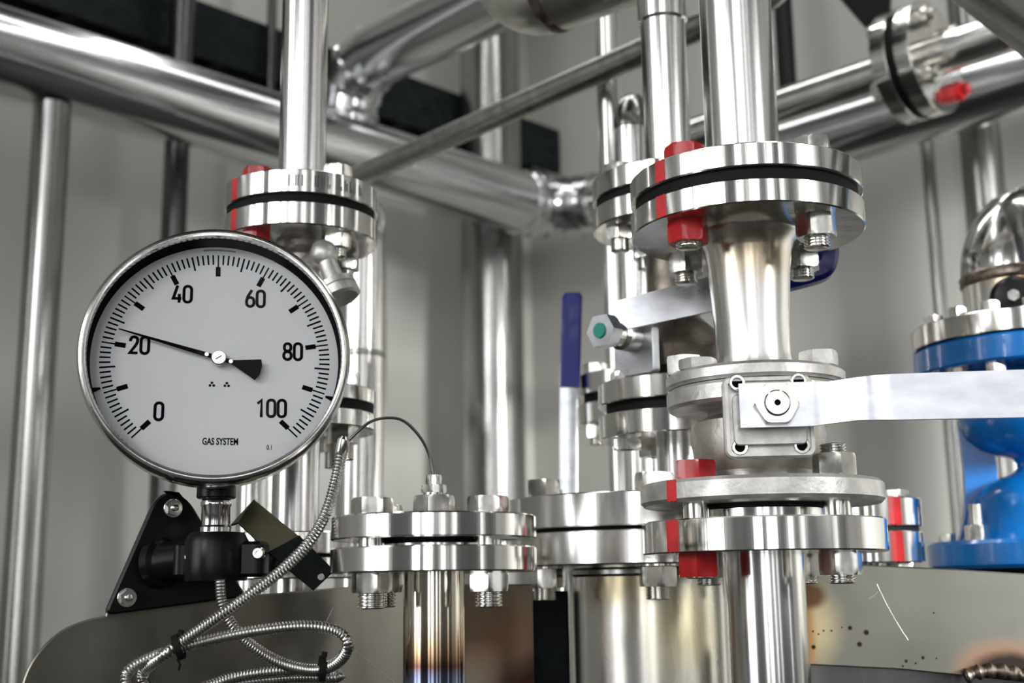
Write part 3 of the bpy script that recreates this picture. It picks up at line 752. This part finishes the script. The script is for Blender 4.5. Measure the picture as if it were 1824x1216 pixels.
pl = part('plug', MB().lathe([(.019, -.02), (.019, .004), (.015, .008), (.006, .009)], mat4(pq, dq), 32), BLACK, o2, 'black plug')
part('plug_screw', MB().hexa(.009, .008, .016, mat4(pq, dq), 0), BOLT, pl)

# ================================================================== steel plates of the skid
pa = onY(190, 1095, .772); mL = .55
nPl = Vector((mL, -1, 0)).normalized(); xPl = Vector((1, mL, 0)).normalized()
cPl = nPl.dot(pa-CAM)
MPl = mat4(pa, nPl, xPl)                              # local: x along the plate, y = up, z toward the camera
inv = MPl.inverted()
def onpl(px, py): v = inv @ onN(px, py, nPl, cPl); return (v.x, v.y)
crv = [tuple(v[:2]) for v in spline([(x, y, 0) for x, y in ((-10, 1400), (22, 1290), (44, 1205), (70, 1160), (108, 1124), (150, 1105), (188, 1096))], 6)]
outl = [onpl(x, y) for x, y in crv+[(194, 1075), (268, 905), (280, 888), (296, 882), (310, 888), (420, 1062), (640, 1043), (800, 1040), (950, 1040), (950, 1400)]]
yb = -pa.z+.02
outl[0] = (outl[0][0], yb); outl[-1] = (outl[-1][0], yb)
def plt1(nt):
    c = lambda px, py: tuple(onN(px, py, nPl, cPl)-pa)
    base = ramp(nt, noise(nt, coords(nt, (1, 1, 1)), 14, 5), [(.3, (.17, .16, .13)), (.7, (.24, .23, .19))])
    a = blob(nt, c(905, 1130), (.07, .07, .05), 1.0); b = blob(nt, c(960, 1230), (.05, .05, .035), .8)
    s1_ = mixc(nt, a, base, (.30, .19, .12))
    return mixc(nt, b, s1_, (.09, .04, .03))
PL1 = tinted('skid_plate_steel', None, plt1, (.3, .45))
plL = single('steel_plate', MB().poly(outl, -.004, 0, MPl, .0009), PL1, 'dull steel plate with rounded corner behind the coiled hose', 'plate', pa)
# right plate
pb = onY(1432, 1003, .875); mR = -.10
nPr = Vector((mR, -1, 0)).normalized(); xPr = Vector((1, mR, 0)).normalized(); cPr = nPr.dot(pb-CAM); MPr = mat4(pb, nPr, xPr); invr = MPr.inverted()
def onpr(px, py): v = invr @ onN(px, py, nPr, cPr); return (v.x, v.y)
outr = [onpr(x, y) for x, y in ((1400, 1002), (1550, 1006), (1700, 1013), (1824, 1021), (1960, 1030), (1960, 1240), (1824, 1214), (1600, 1192), (1400, 1182))]
def plt2(nt):
    c = lambda px, py: tuple(onN(px, py, nPr, cPr)-pb)
    base = ramp(nt, noise(nt, coords(nt, (.3, 1, 1)), 16, 5), [(.3, (.19, .19, .16)), (.7, (.27, .265, .23))])
    a = blob(nt, c(1442, 1110), (.028, .03, .040), 1.0); a2 = blob(nt, c(1436, 1060), (.018, .03, .012), .6)
    a3 = blob(nt, c(1425, 1130), (.013, .03, .05), .6)
    b = blob(nt, c(1790, 1195), (.043, .03, .026), .7); d = blob(nt, c(1800, 1205), (.034, .03, .02), .5)
    s1_ = mixc(nt, a, base, (.62, .52, .30)); s1_ = mixc(nt, a3, s1_, (.50, .27, .11)); s1_ = mixc(nt, a2, s1_, (.16, .09, .05))
    s1_ = mixc(nt, b, s1_, (.42, .26, .17)); s1_ = mixc(nt, d, s1_, (.05, .04, .035))
    for px, py, r in ((1449, 1152, .0021), (1514, 1118, .0021), (1543, 1126, .0026), (1531, 1147, .0024), (1448, 1124, .001), (1467, 1123, .001), (1481, 1123, .001), (1458, 1129, .0009), (1614, 1177, .0015), (1644, 1171, .0016), (1631, 1181, .001), (1608, 1186, .001), (1663, 1091, .0009), (1668, 1172, .0008), (1500, 1117, .0008)):
        m = blob(nt, c(px, py), (r, .02, r), .7, .1); s1_ = mixc(nt, m, s1_, (.03, .02, .015))
    return s1_
plR = single('steel_plate', MB().poly(outr, -.004, 0, MPr, .0009), tinted('right_plate_steel', None, plt2, (.34, .5)), 'brushed steel plate with burn marks below the blue valve', 'plate', pb)
SCR = metal('bright_scratch', (.85, .85, .85), (.9, .9, .9), (.4, .5))
for pts, r_ in ((((1562, 1040), (1575, 1068), (1590, 1096), (1606, 1122), (1618, 1140)), .00016), (((1548, 1066), (1556, 1061), (1564, 1053)), .00016)):
    part('scratch', MB().tube([onN(x, y, nPr, cPr)+nPr*.0001 for x, y in pts], r_, 8), SCR, plR, 'bright scratch')
for pts, r_ in ((((612, 1142), (650, 1173), (705, 1218)), .0002), (((593, 1082), (580, 1110)), .00016)):
    part('scratch', MB().tube([onN(x, y, nPl, cPl)+nPl*.0001 for x, y in pts], r_, 8), SCR, plL, 'bright scratch')
# weld bead and rail under the right plate
wb = [onN(x, y, nPr, cPr)+nPr*.004 for x, y in ((1716, 1204), (1740, 1196), (1770, 1193), (1800, 1197), (1830, 1203), (1870, 1206))]
wb = resample(spline(wb, 8), .0016)
single('weld_bead', MB().tube(wb, lambda i: .0042+.0012*math.sin(i*1.3), 14), bpy.data.materials['burnt_weld'], 'lumpy burnt weld along the bottom of the right plate', 'weld', wb[0])
bo = onpr(1400, 1182)[1]
g = MB().box(.9, .012, -.9, bo-.006, mat4(pb+nPr*-.016+xPr*.42+Vector((0, 0, 0)), (0, 0, 1), xPr))
g2 = MB(); a_ = pb-nPr*.02
g2.rings([[(v.x, v.y, z) for v in (a_-xPr*.02, a_+xPr*.6, a_+xPr*.6-nPr*.03, a_-xPr*.02-nPr*.03)] for z in (0.0, pb.z+bo+.006)])
single('frame_beam', g2, DARKP, 'dark frame member under the right steel plate', 'beam', (a_.x, a_.y, 0))

fp = onY(985, 1100, 1.0); zt9 = zpix(fp.x, 1.0, 1052)
single('gap_shade_block', MB().box(.03, .03, 0, zt9, mat4((fp.x-.003, 1.0, 0)), .002, .001), TRAY, 'dark block standing in for the shade in the gap left of the widest pipe', 'shade block', (fp.x, 1.0, 0))  # dark block added to paint the shade between plate and wide pipe
# ================================================================== pressure gauge
aG = math.radians(13)
tG = math.radians(6); nG = Vector((math.sin(aG)*math.cos(tG), -math.cos(aG)*math.cos(tG), math.sin(tG))); xG = Vector((math.cos(aG), math.sin(aG), 0))
gc = onY(386, 627, .728); MG = mat4(gc, nG, xG)
ga = thing('pressure_gauge', 'large round white-faced pressure gauge reading just above 20', 'gauge', gc)
RGa = .080; zd = -.0168
part('case', MB().lathe([(0, -.052), (.066, -.052), (.070, -.049), (.072, -.040), (.0745, -.036), (.0765, -.020), (.0770, -.010)], MG, 128, (True, False)), DULL, ga)
part('bezel', MB().lathe([(.0760, -.020), (.0785, -.019), (.0795, -.017), (.0800, -.006), (.0798, -.002), (.0786, .0012), (.0774, .0018), (.0768, .0006), (.0764, .0006), (.0758, .0014), (.0748, .0012), (.0743, -.0004), (.0743, -.0030), (.0755, -.0030)], MG, 160, loop=True), STEEL, ga)
part('inner_ring', MB().lathe([(.0755, zd-.001), (.0755, -.003), (.0742, -.003), (.0738, zd-.001)], MG, 128, loop=True), INK, ga)
dial = part('dial', MB().lathe([(0, zd-.001), (.0750, zd-.001), (.0750, zd), (0, zd)], MG, 128), WHITE, ga)
zi0, zi1 = zd, zd+.00015
Md = MG @ Matrix.Rotation(math.radians(1.0), 4, 'Z')
sc = MB(); maj = MB()
def tick(mb, ang, ra, rb, w): 
    c, s = math.cos(ang), math.sin(ang); mb.strip([(ra*c, ra*s), (rb*c, rb*s)], w, zi0, zi1, Md)
RT = .0685
for i in range(101):
    a = math.radians(225-2.7*i)
    if i % 10 == 0: tick(sc, a, RT-.0105, RT, .0009); tick(maj, a, RT-.0142, RT-.0078, .0030)
    elif i % 5 == 0: tick(sc, a, RT-.0092, RT, .0011)
    else: tick(sc, a, RT-.0064, RT, .00105)
for i in range(22): tick(sc, math.radians(97-i*.72), RT+.0028, RT+.0038, .0005)
part('scale', sc, INK, dial); part('scale_blocks', maj, INK, dial)
g = MB()
for ang in (196.5, -18.5):
    a = math.radians(ang); c, s = math.cos(a), math.sin(a)
    g.poly([(c*.074-s*.0012, s*.074+c*.0012), (c*.074+s*.0012, s*.074-c*.0012), (c*.0695+s*.0002, s*.0695-c*.0002), (c*.0695-s*.0002, s*.0695+c*.0002)], zd, zd+.003, MG)
part('limit_marks', g, INK, dial)
def dig(ch):
    st = lambda x0, y0, w, h, r: [(x0+x, y0+y) for x, y in rrect(w, h, r, 5)]
    if ch == '0': return [(st(.25, .5, .42, .92, .2), True)]
    if ch == '1': return [([(.08, .74), (.30, .94), (.30, 0)], False)]
    if ch == '2': return [([(.05, .70), (.06, .82), (.13, .92), (.25, .955), (.37, .92), (.44, .82), (.44, .68), (.36, .5), (.05, .06), (.47, .06)], False)]
    if ch == '4': return [([(.27, .98), (.05, .24), (.50, .24)], False), ([(.38, .50), (.38, 0)], False)]
    if ch == '6': return [(st(.25, .30, .42, .52, .2), True), ([(.06, .38), (.10, .60), (.33, .99)], False)]
    if ch == '8': return [(st(.25, .26, .42, .44, .19), True), (st(.25, .73, .37, .42, .17), True)]
for txt, an_, rn in (('0', 225, .0465), ('20', 170, .0468), ('40', 118, .0474), ('60', 61.5, .0462), ('80', 8.5, .0460), ('100', -42, .0445)):
    g = MB(); H_ = .0114; wd = len(txt)*.56*H_; x0 = rn*math.cos(math.radians(an_))-wd/2+.0004; y0 = rn*math.sin(math.radians(an_))-H_/2
    for k, ch in enumerate(txt):
        for pth, cl_ in dig(ch):
            g.strip([(x0+(k*.56+.03+px*.94)*H_, y0+py*H_) for px, py in pth], .0018, zi0, zi1, MG, cl_)
    part('numeral', g, INK, dial)
def text(s, size, x, y, sx=.62, bold=.012):
    cu = bpy.data.curves.new('t', 'FONT'); cu.body = s; cu.size = size; cu.align_x = 'CENTER'; cu.extrude = .00006; cu.offset = bold*size; cu.resolution_u = 3
    ob = bpy.data.objects.new('t', cu); C.objects.link(ob)
    me = bpy.data.meshes.new_from_object(ob.evaluated_get(bpy.context.evaluated_depsgraph_get()))
    bpy.data.objects.remove(ob)
    mb = MB(); mb.add([(v.co.x*sx+x, v.co.y+y, v.co.z+zd+.00008) for v in me.vertices], [list(p.vertices) for p in me.polygons], MG)
    bpy.data.meshes.remove(me); return mb
kx = .0003385
part('lettering', text('GAS SYSTEM', .0058, (398-387)*kx, (638-794)*kx, .66, .03), INK, dial)
part('lettering', text('0.1', .0042, (484-387)*kx, (638-802)*kx, .7), INK, dial)
g = MB()
for cx in (380, 406):
    for ddx, ddy in ((0, .0011), (-.0011, -.0006), (.0011, -.0006)):
        g.cyl(.00085, zi0, zi1, MG @ Matrix.Translation(((cx-387)*kx+ddx, (638-684)*kx+ddy, 0)), 0, 12)
part('dial_symbols', g, INK, dial)
an = math.radians(164.2); ca, sa = math.cos(an), math.sin(an)
hub0 = Vector((.0012, 0, 0))
def nd(u, v): return (hub0.x+u*ca-v*sa, hub0.y+u*sa+v*ca)
Mn = MG
zn0 = zd+.004
nd_ = part('needle', MB().poly([nd(.0615, .00035), nd(.0615, -.00035), nd(.008, -.0014), nd(-.009, -.0014), nd(-.0245, -.0068), nd(-.0262, -.003), nd(-.0264, .003), nd(-.0245, .0068), nd(-.009, .0014), nd(.008, .0014)], zn0, zn0+.0006, Mn), INK, ga)
g = MB(); g.cyl(.0046, zd, zn0+.0022, Mn @ Matrix.Translation(hub0), .0005, 32)
hb = part('hub', g, STEEL, ga)
g = MB(); g.box(.0042, .0007, zn0+.0021, zn0+.0023, Mn @ Matrix.Translation(hub0) @ Matrix.Rotation(.6, 4, 'Z')); part('hub_slot', g, DARKP, hb)
for u in (.0075, -.0075):
    x_, y_ = nd(u, 0); part('needle_rivet', MB().cyl(.0015, zn0, zn0+.0012, Mn @ Matrix.Translation((x_, y_, 0)), .0003, 16), STEEL, nd_)
part('glass', MB().lathe([(0, -.0028), (.0750, -.0028), (.0750, -.0012), (0, -.0012)], MG, 96), GLASS, ga)
stc = gc-Vector((nG.x, nG.y, 0))*.028; sx_, sy_ = stc.x, stc.y
pp = onY(385, 900, sy_); sx_ = pp.x
zz = lambda py: zpix(sx_, sy_-.009, py)
Ms = mat4((sx_, sy_, 0), (0, 0, 1), (0, -1, 0))
part('stem_collar', MB().cyl(.0118, zz(886), gc.z-.0715, Ms, .0008, 40), BLACK, ga, 'black collar')
part('stem', MB().lathe([(.0090, zz(948)), (.0098, zz(946)), (.0098, zz(938)), (.0086, zz(934)), (.0086, zz(902)), (.0092, zz(899)), (.0092, zz(893)), (.0086, zz(890)), (.0086, zz(870))], Ms, 48), STEEL, ga)
# ---- gauge bracket
pbk = onN(300, 990, nPl, cPl)+nPl*.012; nB = nPl.copy(); xB = xPl.copy()
MBk = mat4(pbk, nB, xB); ib = MBk.inverted(); cB = nB.dot(pbk-CAM)
onb = lambda px, py: (lambda v: (v.x, v.y))(ib @ onN(px, py, nB, cB))
tri = [onb(x, y) for x, y in ((186, 1096), (284, 872), (330, 878), (396, 990), (440, 1062))]
bk = thing('gauge_bracket', 'black triangular mounting bracket clamping the gauge stem', 'bracket', pbk)
part('plate', MB().poly(rpoly(tri, [.006, .012, .012, .02, .004]), -.007, 0, MBk, .0012), BLACK, bk)
for px, py in ((308, 905), (226, 1064)):
    u = onb(px, py); Mq = mat4(MBk @ Vector((u[0], u[1], 0)), nB, xB)
    b_ = part('bolt', MB().cyl(.0058, 0, .0012, Mq, .0003, 28).hexa(.0085, .001, .0055, Mq, .2), BOLT, bk); part('thread_end', MB().thread(.0022, .0055, .008, Mq, .0009), BOLT, b_)
cc = Vector((sx_, sy_, zz(990)))
cz0, cz1 = zz(1028), zz(946)
arm0 = MBk @ Vector((*onb(285, 1003), 0))
armend = cc+Vector((-.012, .004, 0))
dv = (armend-arm0)
part('arm', MB().lathe([(.0155, -.002), (.0155, .004), (.0125, .006), (.0118, dv.length*.6), (.0115, dv.length)], mat4(arm0, dv), 40), BLACK, bk)
part('clamp', MB().poly(rpoly([(-.0275, -.009), (.0275, -.009), (.0275, .012), (-.0275, .012)], .006), cz0, cz1-.006, mat4((cc.x+.004, cc.y, 0), (0, 0, 1), (1, 0, 0)), .002), BLACK, bk)
part('clamp_socket', MB().lathe([(.0185, cz0-.002), (.0195, cz0+.003), (.0195, cz1-.006), (.0165, cz1-.0005), (.0104, cz1)], mat4((cc.x+.001, cc.y, 0)), 48), BLACK, bk)
for px, py, dz in ((341, 992, 0), (461, 985, 0)):
    p = onY(px, py, cc.y-.0085); Mq = mat4(p, (0, -1, 0)); part('screw', MB().lathe([(.0040, -.002), (.0040, .002), (.0030, .0034), (.0014, .0034), (.0014, .0022), (0, .0022)], Mq, 24), BOLT, bk)

# ================================================================== bent tag plate
pt_ = onY(505, 960, .78)
def tagp(pts, Ys): return [onY(x, y, Y) for (x, y), Y in zip(pts, Ys)]
def sheet(q, t=.0012):
    n = (q[1]-q[0]).cross(q[2]-q[0]).normalized()
    if n.y > 0: n = -n
    return MB().rings([[tuple(v) for v in q], [tuple(v-n*t) for v in q]])
tg = thing('tag_plate', 'folded olive steel plate hanging at an angle right of the clamp', 'plate', pt_)
a1, a2, a3, a4 = tagp(((452, 889), (530, 951), (482, 982), (425, 925)), (.765, .775, .765, .755))
part('upper_leaf', sheet([onY(452, 889, .775), onY(533, 955, .775), onY(478, 982, .762), onY(424, 930, .762)]), OLIVE, tg)
part('fold', sheet([onY(424, 930, .762), onY(452, 889, .775), onY(440, 905, .783), onY(410, 935, .77)]), OLIVE, tg)
lf = part('lower_leaf', sheet([onY(533, 953, .775), onY(596, 1016, .775), onY(560, 1050, .758), onY(478, 983, .758)]), TRAY, tg, 'dark lower leaf')
p = onY(572, 1028, .7625); part('rivet', MB().cyl(.0022, -.0005, .001, mat4(p, (0, -1, .3)), .0002, 20), DULL, lf)

# ================================================================== armoured hose with thin capillary wire
def hosepath(pts): return spline([onY(x, y, Y) for x, y, Y in pts], 10)
h1p = hosepath([(392, 1032, .735), (396, 1075, .735), (415, 1115, .735), (450, 1150, .735), (500, 1180, .73), (560, 1193, .72), (600, 1180, .71), (620, 1150, .70), (600, 1124, .70), (540, 1115, .70),
                (440, 1126, .70), (340, 1148, .70), (265, 1172, .70), (226, 1200, .70), (240, 1235, .70), (320, 1238, .71), (420, 1205, .73), (520, 1193, .74), (590, 1198, .745), (600, 1206, .745), (520, 1206, .745), (420, 1216, .735), (320, 1232, .725), (262, 1222, .712), (256, 1196, .708), (290, 1168, .695), (325, 1142, .695),
                (390, 1097, .69), (450, 1055, .69), (505, 1012, .69), (550, 966, .69), (580, 915, .69), (597, 860, .69), (610, 796, .69)])
hs = thing('armoured_hose', 'ribbed metal hose coiled below the gauge and rising to the thin wire', 'hose', h1p[0])
hp_ = resample(h1p, .00062)
part('hose', MB().tube(hp_, lambda i: .00305+.00042*math.cos(2*PI*i/3.0), 14), HOSE, hs, None, 80)
tip = h1p[-1]; dtp = (h1p[-1]-h1p[-3]).normalized()
part('ferrule', MB().lathe([(.0030, -.004), (.0034, -.003), (.0034, .004), (.0018, .006)], mat4(tip, dtp), 24), BOLT, hs)
wp_ = spline([tip, onY(640, 766, .69), onY(662, 750, .692), onY(690, 744, .694), onY(718, 749, .697), onY(745, 774, .70), onY(764, 808, .703), Vector((K.x, K.y, hD-.001))], 10)
part('capillary', MB().tube(wp_, .00085, 12), DARKP, hs, 'thin dark capillary wire')
# cable ties
def tie(px, py, Y, label, ax, r):
    p = onY(px, py, Y); o = thing('cable_tie', label, 'cable tie', p, None)
    part('strap', MB().lathe([(r, -.002), (r+.0009, -.0017), (r+.0009, .0017), (r, .002)], mat4(p, ax), 32, loop=True), RUBBER, o)
    part('head', MB().box(.003, .003, 0, .0028, mat4(p+Vector((.001, -.001, r)), (.2, -.1, 1)), .0008), RUBBER, o)
    part('tail', MB().tube([p+Vector((0, -.002, -r)), p+Vector((.002, -.003, -r-.003)), p+Vector((.001, -.002, -r-.006))], .0007, 8), RUBBER, o)
tie(318, 1152, .698, 'black cable tie binding the hose strands at the left of the coil', (.9, .1, .35), .0062)
tie(574, 1190, .716, 'black cable tie binding the hose strands at the right of the coil', (1, .2, 0), .0062)

# ================================================================== light
w = bpy.data.worlds.new('hall'); bpy.context.scene.world = w; w.use_nodes = True; nt = w.node_tree; L = nt.links.new
bg = nt.nodes['Background']
tc = N(nt, 'ShaderNodeTexCoord'); sx = N(nt, 'ShaderNodeSeparateXYZ'); L(tc.outputs['Generated'], sx.inputs[0])
def mth(op, a, b=None, c=None):
    m = N(nt, 'ShaderNodeMath', operation=op)
    for i, v in enumerate((a, b, c)):
        if v is None: continue
        if isinstance(v, (int, float)): m.inputs[i].default_value = v
        else: L(v, m.inputs[i])
    return m.outputs[0]
az = mth('ARCTAN2', sx.outputs[0], mth('MULTIPLY', sx.outputs[1], -1))      # 0 = straight behind the camera
wins = [(-2.45, .20, 2.0), (-1.95, .40, 3.4), (-1.38, .50, 4.2), (-.95, .22, 4.2), (-.28, .08, 3.2), (-.06, .16, 3.0), (.22, .06, 2.2), (.42, .05, 2.0), (1.0, .06, 1.5), (1.5, .16, 2.2), (1.95, .20, 1.6)]
stops = [(0, 0)]
for c_, w_, v_ in wins:
    u0_, u1_ = (c_-w_/2+PI)/(2*PI), (c_+w_/2+PI)/(2*PI)
    stops += [(u0_, v_/5), (u1_, 0)]
win = ramp(nt, mth('DIVIDE', mth('ADD', az, PI), 2*PI), stops)
win.node.color_ramp.interpolation = 'CONSTANT'
band = N(nt, 'ShaderNodeMapRange', interpolation_type='SMOOTHSTEP'); L(sx.outputs[2], band.inputs['Value']); band.inputs['From Min'].default_value = -.12; band.inputs['From Max'].default_value = -.02
band2 = N(nt, 'ShaderNodeMapRange', interpolation_type='SMOOTHSTEP'); L(sx.outputs[2], band2.inputs['Value']); band2.inputs['From Min'].default_value = .52; band2.inputs['From Max'].default_value = .48
bnd = mth('MULTIPLY', band.outputs[0], band2.outputs[0])
left = N(nt, 'ShaderNodeMapRange'); L(az, left.inputs['Value'])       # brighter windows on the left of the camera
left.inputs['From Min'].default_value = -2.2; left.inputs['From Max'].default_value = 1.6; left.inputs['To Min'].default_value = 5.0; left.inputs['To Max'].default_value = 5.0
val = mth('MULTIPLY', mth('MULTIPLY', win, bnd), left.outputs[0])
flo = mth('MULTIPLY', mth('SUBTRACT', 1, band.outputs[0]), .03)
amb = mth('MULTIPLY', band.outputs[0], .07)
tot = mth('ADD', mth('ADD', val, flo), amb)
cmb = N(nt, 'ShaderNodeCombineColor'); L(tot, cmb.inputs[0]); L(tot, cmb.inputs[1]); L(mth('MULTIPLY', tot, 1.02), cmb.inputs[2])
L(cmb.outputs[0], bg.inputs['Color']); bg.inputs['Strength'].default_value = 1.0
def lamp(name, loc, target, sx_, sy_, power, col=(1, 1, 1)):
    l = bpy.data.lights.new(name, 'AREA'); l.shape = 'RECTANGLE'; l.size = sx_; l.size_y = sy_; l.energy = power; l.color = col
    o = bpy.data.objects.new(name, l); C.objects.link(o); o.location = loc
    o.rotation_euler = (Vector(target)-Vector(loc)).to_track_quat('-Z', 'Y').to_euler(); return o
def strip(p, d, n_, sx_, sy_, power):
    o = lamp('strip_lamp', p, (p[0], p[1], 0), sx_, sy_, power); y = Vector(d); z = Vector((0, 0, 1)); x = y.cross(z)
    o.matrix_world = Matrix(((x.x, y.x, z.x, p[0]), (x.y, y.y, z.y, p[1]), (x.z, y.z, z.z, p[2]), (0, 0, 0, 1)))
strip(tuple(solve2(-1.15, -.9))[:2]+(3.14,), dL, nL, .09, 3.0, 6)
strip(tuple(solve2(-.75, -1.3))[:2]+(3.14,), dR, nR, .09, 3.0, 8)
wl_ = lamp('fill_lamp', (2.0, -.7, 2.0), (1.0, 1.75, 1.05), .5, .5, 26); wl_.data.spread = math.radians(60)  # added fill with no known source, brightens the lower right wall
hl = lamp('fill_lamp', (-1.5, -1.4, 2.4), (.3, 1.2, 1.2), .6, .6, 10)  # added soft fill to lift the dial and the front parts
sc_ = bpy.context.scene
sc_.view_settings.view_transform = 'Standard'; sc_.view_settings.look = 'None'; sc_.view_settings.exposure = 0.5; sc_.view_settings.gamma = 1.0
sc_.cycles.use_denoising = True
sc_.cycles.max_bounces = 8
